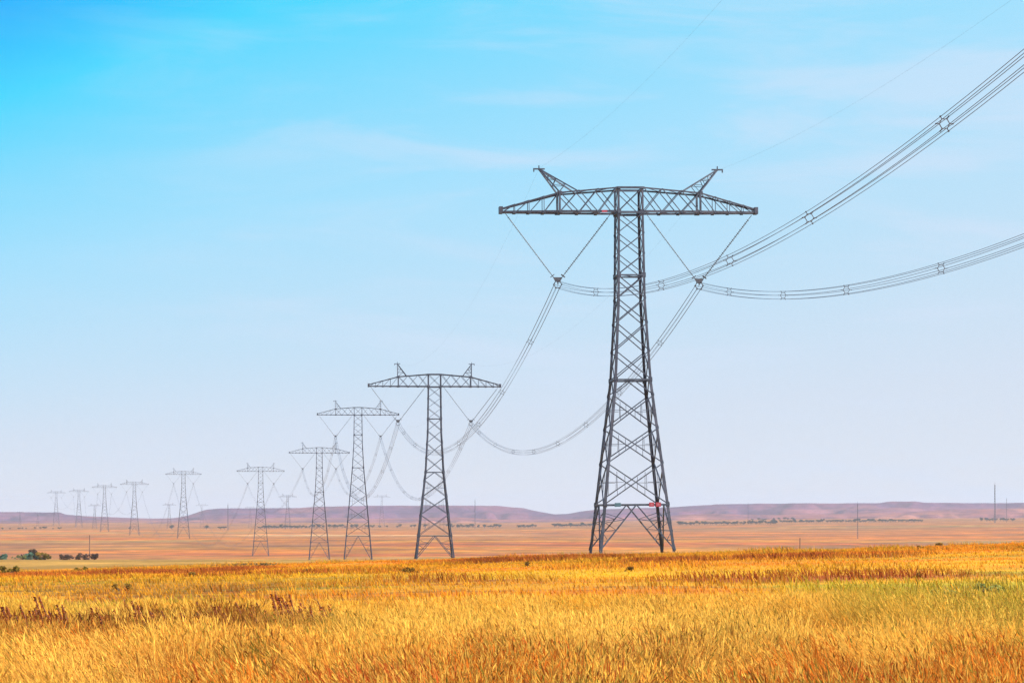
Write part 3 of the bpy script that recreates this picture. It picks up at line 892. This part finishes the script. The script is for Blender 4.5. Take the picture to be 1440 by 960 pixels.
def fore_grass():
    X, Y = scatter(430000, 15.5, 45, 3.0)
    n = len(X)
    tallness = .6 * fbm(X / 2.1, Y / 2.6, 207, 3) + .4 * fbm(X / .55, Y / .8, 202, 2)
    tallness = sstep(.34, .62, tallness)                            # tall pale stands with low coloured hollows between
    rusty = band(X, Y, -14, -2.8, 28, 36, .9, 1.8) * np.clip(sstep(.38, .5, fbm(X / 1.1, Y / 2, 231)) + .5 * (X < -5), 0, 1)
    keep = rng.random(n) < .45 + .55 * tallness
    X, Y, tallness, rusty = X[keep], Y[keep], tallness[keep], rusty[keep]; n = len(X)
    rnd = rng.random(n)
    H = (.16 + .38 * tallness) * (.55 + .6 * rng.random(n))
    H *= 1 - .35 * sstep(34, 44, Y)
    W = .003 + .004 * rng.random(n)
    wind = fbm(X / .9, Y / 1.3, 211, 3) - .5
    lx = -.22 + wind * 1.2 + rng.normal(size=n) * .26; ly = rng.normal(size=n) * .25 - .05
    tip = field_color(X, Y, rnd)
    low = np.clip(1 - tallness * 1.5 + (rng.random(n) - .5) * .5, 0, 1)
    pick = fbm(X / 1.6, Y / 1.9, 241)
    lowc = lerp3(ORANGE, RUST * 1.2, sstep(.45, .58, pick + (rnd - .5) * .2)); lowc = lerp3(lowc, OLIVE * .8, sstep(.50, .62, fbm(X / 1.4, Y / 2.2, 251)) * .75)
    t_ = (low * .55)[:, None]
    tip = tip * (1 - t_) + lowc * t_
    close = 1 - sstep(25, 31, Y + 3 * (fbm(X / 2.2, Y * 0, 79) - .5))
    st = sstep(.47, .56, fbm(X / 1.5, Y / 3.0, 261, 3) + .05 * np.clip(X / 5, -1, 1)) * close
    stc = lerp3(ORANGE * 1.1, V(.62, .09, .02), sstep(.42, .6, fbm(X / .9, Y / 1.6, 267)))
    tip = lerp3(tip, stc, st * .85 * (rng.random(n) < .72))
    st2 = sstep(.55, .64, fbm(X / 1.2, Y / 3.0, 271, 3)) * (1 - sstep(29, 34, Y))
    tip = lerp3(tip, lerp3(RUST * .7, OLIVE * .55, (rnd > .45) * 1.0), st2 * .75 * (rng.random(n) < .5))
    pale = band(X, Y, -1.5, 9, 26.5, 34, 1.5, 2.5) * (.5 + .5 * sstep(.35, .6, fbm(X / 2.5, Y / 3, 281)))
    tip = lerp3(tip, V(.90, .60, .13), np.maximum(pale * .75, .55 * (1 - st) * (1 - st2) * sstep(.5, .62, fbm(X / 1.4, Y / 2.5, 291))))
    tip = lerp3(tip, V(.92, .60, .11), (rng.random(n) < .22 + .18 * tallness) * .8 * (1 - rusty))
    tip = lerp3(tip, RUST * .85, rusty * .95 * (rng.random(n) < .92))
    grn = band(X, Y, 5.2, 14, 33, 70, .8, 2.5) * sstep(.3, .45, fbm(X / 1.6, Y / 2.5, 401))
    tip = lerp3(tip, lerp3(V(.44, .38, .03), V(.24, .25, .035), rnd), grn * .9 * (rng.random(n) < .75))
    H = H * (1 + .25 * grn)
    dark = rng.random(n)
    tip = np.where((dark < .09)[:, None], tip * .25 + RUST[None] * .4, tip)
    tip = np.where((dark > .95)[:, None], OLIVE[None] * .6, tip)
    tip *= (.7 + .6 * rng.random(n))[:, None]
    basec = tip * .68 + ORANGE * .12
    mask = rng.random(n) < .25 + .45 * tallness
    hc = tip * .72 + STRAW * (.32 * (1 - rusty) * (1 - .7 * np.maximum(st, st2)))[:, None]
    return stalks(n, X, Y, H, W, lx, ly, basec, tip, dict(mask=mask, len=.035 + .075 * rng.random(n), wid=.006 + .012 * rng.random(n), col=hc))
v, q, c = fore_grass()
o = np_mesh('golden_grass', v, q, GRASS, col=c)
tag(o, 'tall dry golden grass with feathery heads filling the foreground', 'grass', kind='stuff')

def field_grass():
    X, Y = scatter(230000, 40, 210, 6.0)
    # two more layers so that the middle distance is not thinner than the near field
    n = len(X); rnd = rng.random(n)
    near = 1 - sstep(40, 90, Y)
    ra = rust_amount(X, Y)
    near = 1 - sstep(42, 66, Y)
    H = (.05 + .06 * fbm(X / 4, Y / 4, 303, 3) + near * (.08 + .22 * fbm(X / 2, Y / 2.4, 305, 3))) * (.5 + .75 * rng.random(n)) + .20 * ra * (1 - near)
    wild = sstep(.50, .66, fbm(X / 5, Y / 9, 321, 3)) * (1 - near)
    grn = band(X, Y, 5.6, 14, 35, 62, 1.0, 4)
    fringe = sstep(112, 150, Y) * sstep(.42, .6, fbm(X / 3, Y / 25, 331))
    H = H + (1 - .8 * ra) * (wild * .13 + grn * .14 + fringe * .20) * (.3 + .9 * rng.random(n) ** 2)
    W = .012 + .018 * rng.random(n) + .012 * sstep(60, 120, Y)
    lx = -.18 + rng.normal(size=n) * .25; ly = rng.normal(size=n) * .2
    tip = field_color(X, Y, rnd)
    tip = lerp3(tip, OLIVE * .9, (wild * .35 + fringe * .5) * (rng.random(n) < .55) * (1 - ra))
    tip = lerp3(tip, RUST * .8, ra * .6)
    tip = lerp3(tip, RUST, wild * .5 * (rng.random(n) < .3))
    tip = tip * (.65 + .6 * rng.random(n))[:, None]
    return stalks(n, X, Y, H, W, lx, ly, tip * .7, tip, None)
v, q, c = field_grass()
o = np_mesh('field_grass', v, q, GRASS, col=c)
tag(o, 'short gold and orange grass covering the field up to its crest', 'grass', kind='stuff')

# rust-red dock plants in the left foreground
def make_dock(seed, h):
    r = np.random.default_rng(seed)
    root = empty('dock_plant')
    for k in range(5):
        a = r.uniform(0, 2 * PI); sp = r.uniform(.02, .10)
        b = V(math.cos(a) * sp, math.sin(a) * sp, -.03); hh = h * r.uniform(.5, 1.05)
        t = V(b[0] * 2.0 - .22 * hh + r.normal() * .05, b[1] * 2.0 + r.normal() * .04, hh)
        m = MB(); m.tube([b, (b + t) / 2 + V(.03, 0, 0), t], .006, 4)
        st = m.build('stem', simple_dock, root)
        n = 110
        f = .22 + .78 * (np.arange(n) + .5) / n
        c = b[None, :] + (t - b)[None, :] * f[:, None]
        c = c + r.normal(size=(n, 3)) * (.017 * (1.3 - f))[:, None]
        u = r.normal(size=(n, 3)); u /= np.linalg.norm(u, axis=1)[:, None]
        w = np.cross(u, r.normal(size=(n, 3))); w /= np.linalg.norm(w, axis=1)[:, None]
        s = (.007 + .012 * r.random(n))[:, None]
        v = np.stack([c - u * s, c - w * s * .6, c + u * s, c + w * s * .6], 1).reshape(-1, 3)
        mm = r.random(n)[:, None]
        np_mesh('seed_head', v, np.arange(len(v)).reshape(-1, 4), LEAF, st, np.repeat(V(.22, .035, .012)[None] * (1 - mm) + V(.66, .22, .04)[None] * mm, 4, axis=0))
    return root
simple_dock = simple_mat('red_brown_stem', (.16, .05, .02), (.11, .035, .018), rough=.9, scale=6)
dp = [make_dock(500 + k, .46 + .05 * k) for k in range(4)]
dused = set()
spots = []
for x0, x1, n, ya, yb in ((-2, 16, 11, 29, 33), (24, 64, 15, 29.5, 33), (82, 104, 10, 29, 33), (122, 148, 9, 29.5, 33), (158, 172, 3, 30.5, 33), (205, 226, 4, 31, 34), (242, 276, 7, 30.5, 34), (286, 342, 12, 31, 36), (352, 418, 13, 32, 37), (428, 446, 3, 32, 35), (0, 200, 16, 28, 35), (180, 480, 18, 31, 39)):
    for k in range(n):
        spots.append((random.uniform(x0, x1), random.uniform(ya, yb)))
for px, D in spots:
    k = random.randrange(4)
    o = dp[k] if k not in dused else copy_tree(dp[k]); dused.add(k)
    x = px2x(px, D); s = random.uniform(.9, 1.2)
    o.location = (x, D, tz(x, D)); o.scale = (s * 1.25, s * 1.25, s * random.uniform(.75, 1.1)); o.rotation_euler = (0, 0, random.uniform(-.5, .5))
    tag(o, 'rust-red weed clump with dense seed spikes among the pale grass at left', 'weed', 'rust-red weeds in the left foreground')

# ------------------------------------------------------------------ haze
m, nt, b = new_mat('haze_air')
nt.nodes.remove(b)
vol = nt.nodes.new('ShaderNodeVolumePrincipled')
vol.inputs['Color'].default_value = (.70, .82, 1.0, 1)
vol.inputs['Density'].default_value = 5.2e-5
vol.inputs['Anisotropy'].default_value = 0.1
nt.links.new(vol.outputs['Volume'], nt.nodes['Material Output'].inputs['Volume'])
hb = MB(); x0, x1, y0, y1, z0, z1 = -19500, 19500, -260, 14100, -48, 72
hb.box(((x0 + x1) / 2, (y0 + y1) / 2, (z0 + z1) / 2), (x1 - x0, y1 - y0, z1 - z0))
h = hb.build('haze', m); tag(h, kind='stuff')

# ------------------------------------------------------------------ sun, sky, camera
SUN_EL, SUN_AZ = math.radians(36), math.radians(128)      # azimuth clockwise from the view direction (+Y)
sd = V(math.sin(SUN_AZ) * math.cos(SUN_EL), math.cos(SUN_AZ) * math.cos(SUN_EL), math.sin(SUN_EL))
L = bpy.data.lights.new('sun', 'SUN'); L.energy = 5.0; L.angle = math.radians(.5); L.color = (1, .94, .84)
so = bpy.data.objects.new('sun', L); COL.objects.link(so)
from mathutils import Vector
so.rotation_euler = Vector(tuple(sd)).to_track_quat('Z', 'Y').to_euler()
so.location = (200, -100, 200)

w = bpy.data.worlds.new('World'); sc.world = w; w.use_nodes = True
nt = w.node_tree; N = nt.nodes; bg = N['Background']
STR = .10
bg.inputs['Strength'].default_value = STR
sky = N.new('ShaderNodeTexSky'); sky.sky_type = 'NISHITA'; sky.sun_disc = False
sky.sun_elevation = SUN_EL; sky.sun_rotation = SUN_AZ; sky.dust_density = 1.0; sky.air_density = 1.0
tc = N.new('ShaderNodeTexCoord')
sep = N.new('ShaderNodeSeparateXYZ'); nt.links.new(tc.outputs['Generated'], sep.inputs[0])
def math_n(op, a, b=None, clamp=False):
    n = N.new('ShaderNodeMath'); n.operation = op; n.use_clamp = clamp
    for k, x in enumerate((a, b)):
        if x is None: continue
        if isinstance(x, (int, float)): n.inputs[k].default_value = x
        else: nt.links.new(x, n.inputs[k])
    return n.outputs[0]
X_, Y_, Z_ = sep.outputs
az = math_n('DIVIDE', X_, .19)
az = math_n('MINIMUM', math_n('MAXIMUM', az, -1.3), 1.1)
t = math_n('DIVIDE', Z_, .195)
sc_ = math_n('SUBTRACT', .94, math_n('MULTIPLY', az, .28))
edge = math_n('MAXIMUM', math_n('SUBTRACT', math_n('MULTIPLY', az, -1.0), .5), 0.0)
sc_ = math_n('ADD', sc_, math_n('MULTIPLY', edge, .22))
tt = math_n('MULTIPLY', t, sc_)
# soft wisps bend the gradient
mp = N.new('ShaderNodeMapping'); mp.inputs['Scale'].default_value = (5.0, 5.0, 30.0); mp.inputs['Rotation'].default_value = (0, math.radians(-9), 0); mp.inputs['Location'].default_value = (7.4, 4.2, 6.15)
nt.links.new(tc.outputs['Generated'], mp.inputs['Vector'])
n1 = N.new('ShaderNodeTexNoise'); n1.inputs['Scale'].default_value = 1.5; n1.inputs['Detail'].default_value = 6; n1.inputs['Roughness'].default_value = .58; n1.inputs['Distortion'].default_value = .6
nt.links.new(mp.outputs['Vector'], n1.inputs['Vector'])
cl = N.new('ShaderNodeMapRange'); cl.interpolation_type = 'SMOOTHSTEP'
cl.inputs['From Min'].default_value = .44; cl.inputs['From Max'].default_value = .72; cl.inputs['To Min'].default_value = 0; cl.inputs['To Max'].default_value = .42
nt.links.new(n1.outputs['Fac'], cl.inputs['Value'])
ramp = N.new('ShaderNodeValToRGB')
def lin(c): 
    c = c / 255.0
    return c / 12.92 if c <= .04045 else ((c + .055) / 1.055) ** 2.4
stops = [(0.0, (223, 229, 240)), (.18, (212, 226, 243)), (.36, (194, 226, 248)), (.62, (166, 225, 254)), (.85, (128, 220, 255)), (1.04, (74, 216, 255)), (1.28, (28, 178, 255))]
cr = ramp.color_ramp
while len(cr.elements) < len(stops): cr.elements.new(.5)
for e, (p, c) in zip(cr.elements, stops):
    e.position = p / 1.3; e.color = (*[lin(k) for k in c], 1)
nt.links.new(math_n('DIVIDE', tt, 1.3, True), ramp.inputs['Fac'])
mixc = N.new('ShaderNodeMix'); mixc.data_type = 'RGBA'
cside = N.new('ShaderNodeMapRange'); cside.interpolation_type = 'SMOOTHSTEP'
for k_, v_ in (('From Min', -1.05), ('From Max', .1), ('To Min', .12), ('To Max', 1.25)): cside.inputs[k_].default_value = v_
nt.links.new(az, cside.inputs['Value'])
nt.links.new(math_n('MULTIPLY', cl.outputs['Result'], cside.outputs['Result']), mixc.inputs[0]); nt.links.new(ramp.outputs['Color'], mixc.inputs[6])
mixc.inputs[7].default_value = (lin(214), lin(229), lin(250), 1)
scl = N.new('ShaderNodeMix'); scl.data_type = 'RGBA'; scl.blend_type = 'MULTIPLY'; scl.inputs[0].default_value = 1
k = 1 / (STR * 2 ** EXPO)
nt.links.new(mixc.outputs[2], scl.inputs[6]); scl.inputs[7].default_value = (k, k, k, 1)
blend = N.new('ShaderNodeMapRange'); blend.interpolation_type = 'SMOOTHSTEP'
blend.inputs['From Min'].default_value = .22; blend.inputs['From Max'].default_value = .5
nt.links.new(Z_, blend.inputs['Value'])
fin = N.new('ShaderNodeMix'); fin.data_type = 'RGBA'
nt.links.new(blend.outputs['Result'], fin.inputs[0]); nt.links.new(scl.outputs[2], fin.inputs[6]); nt.links.new(sky.outputs['Color'], fin.inputs[7])
nt.links.new(fin.outputs[2], bg.inputs['Color'])

cam = bpy.data.cameras.new('camera'); co = bpy.data.objects.new('camera', cam); COL.objects.link(co)
cam.sensor_width = 36; cam.lens = F / 1440 * 36; cam.shift_y = (HOR - 480) / 1440
cam.clip_start = .5; cam.clip_end = 40000
co.location = (0, 0, EYE); co.rotation_euler = (PI / 2, 0, 0)
sc.camera = co
sc.view_settings.view_transform = 'Standard'; sc.view_settings.look = 'None'
sc.view_settings.exposure = EXPO; sc.view_settings.gamma = 1
sc.view_settings.use_curve_mapping = False
sc.render.engine = 'CYCLES'
cy = sc.cycles
cy.max_bounces = 6; cy.volume_bounces = 1; cy.transparent_max_bounces = 8
cy.use_denoising = True
cy.denoiser = 'OPENIMAGEDENOISE'; cy.denoising_input_passes = 'RGB_ALBEDO_NORMAL'; cy.denoising_prefilter = 'FAST'
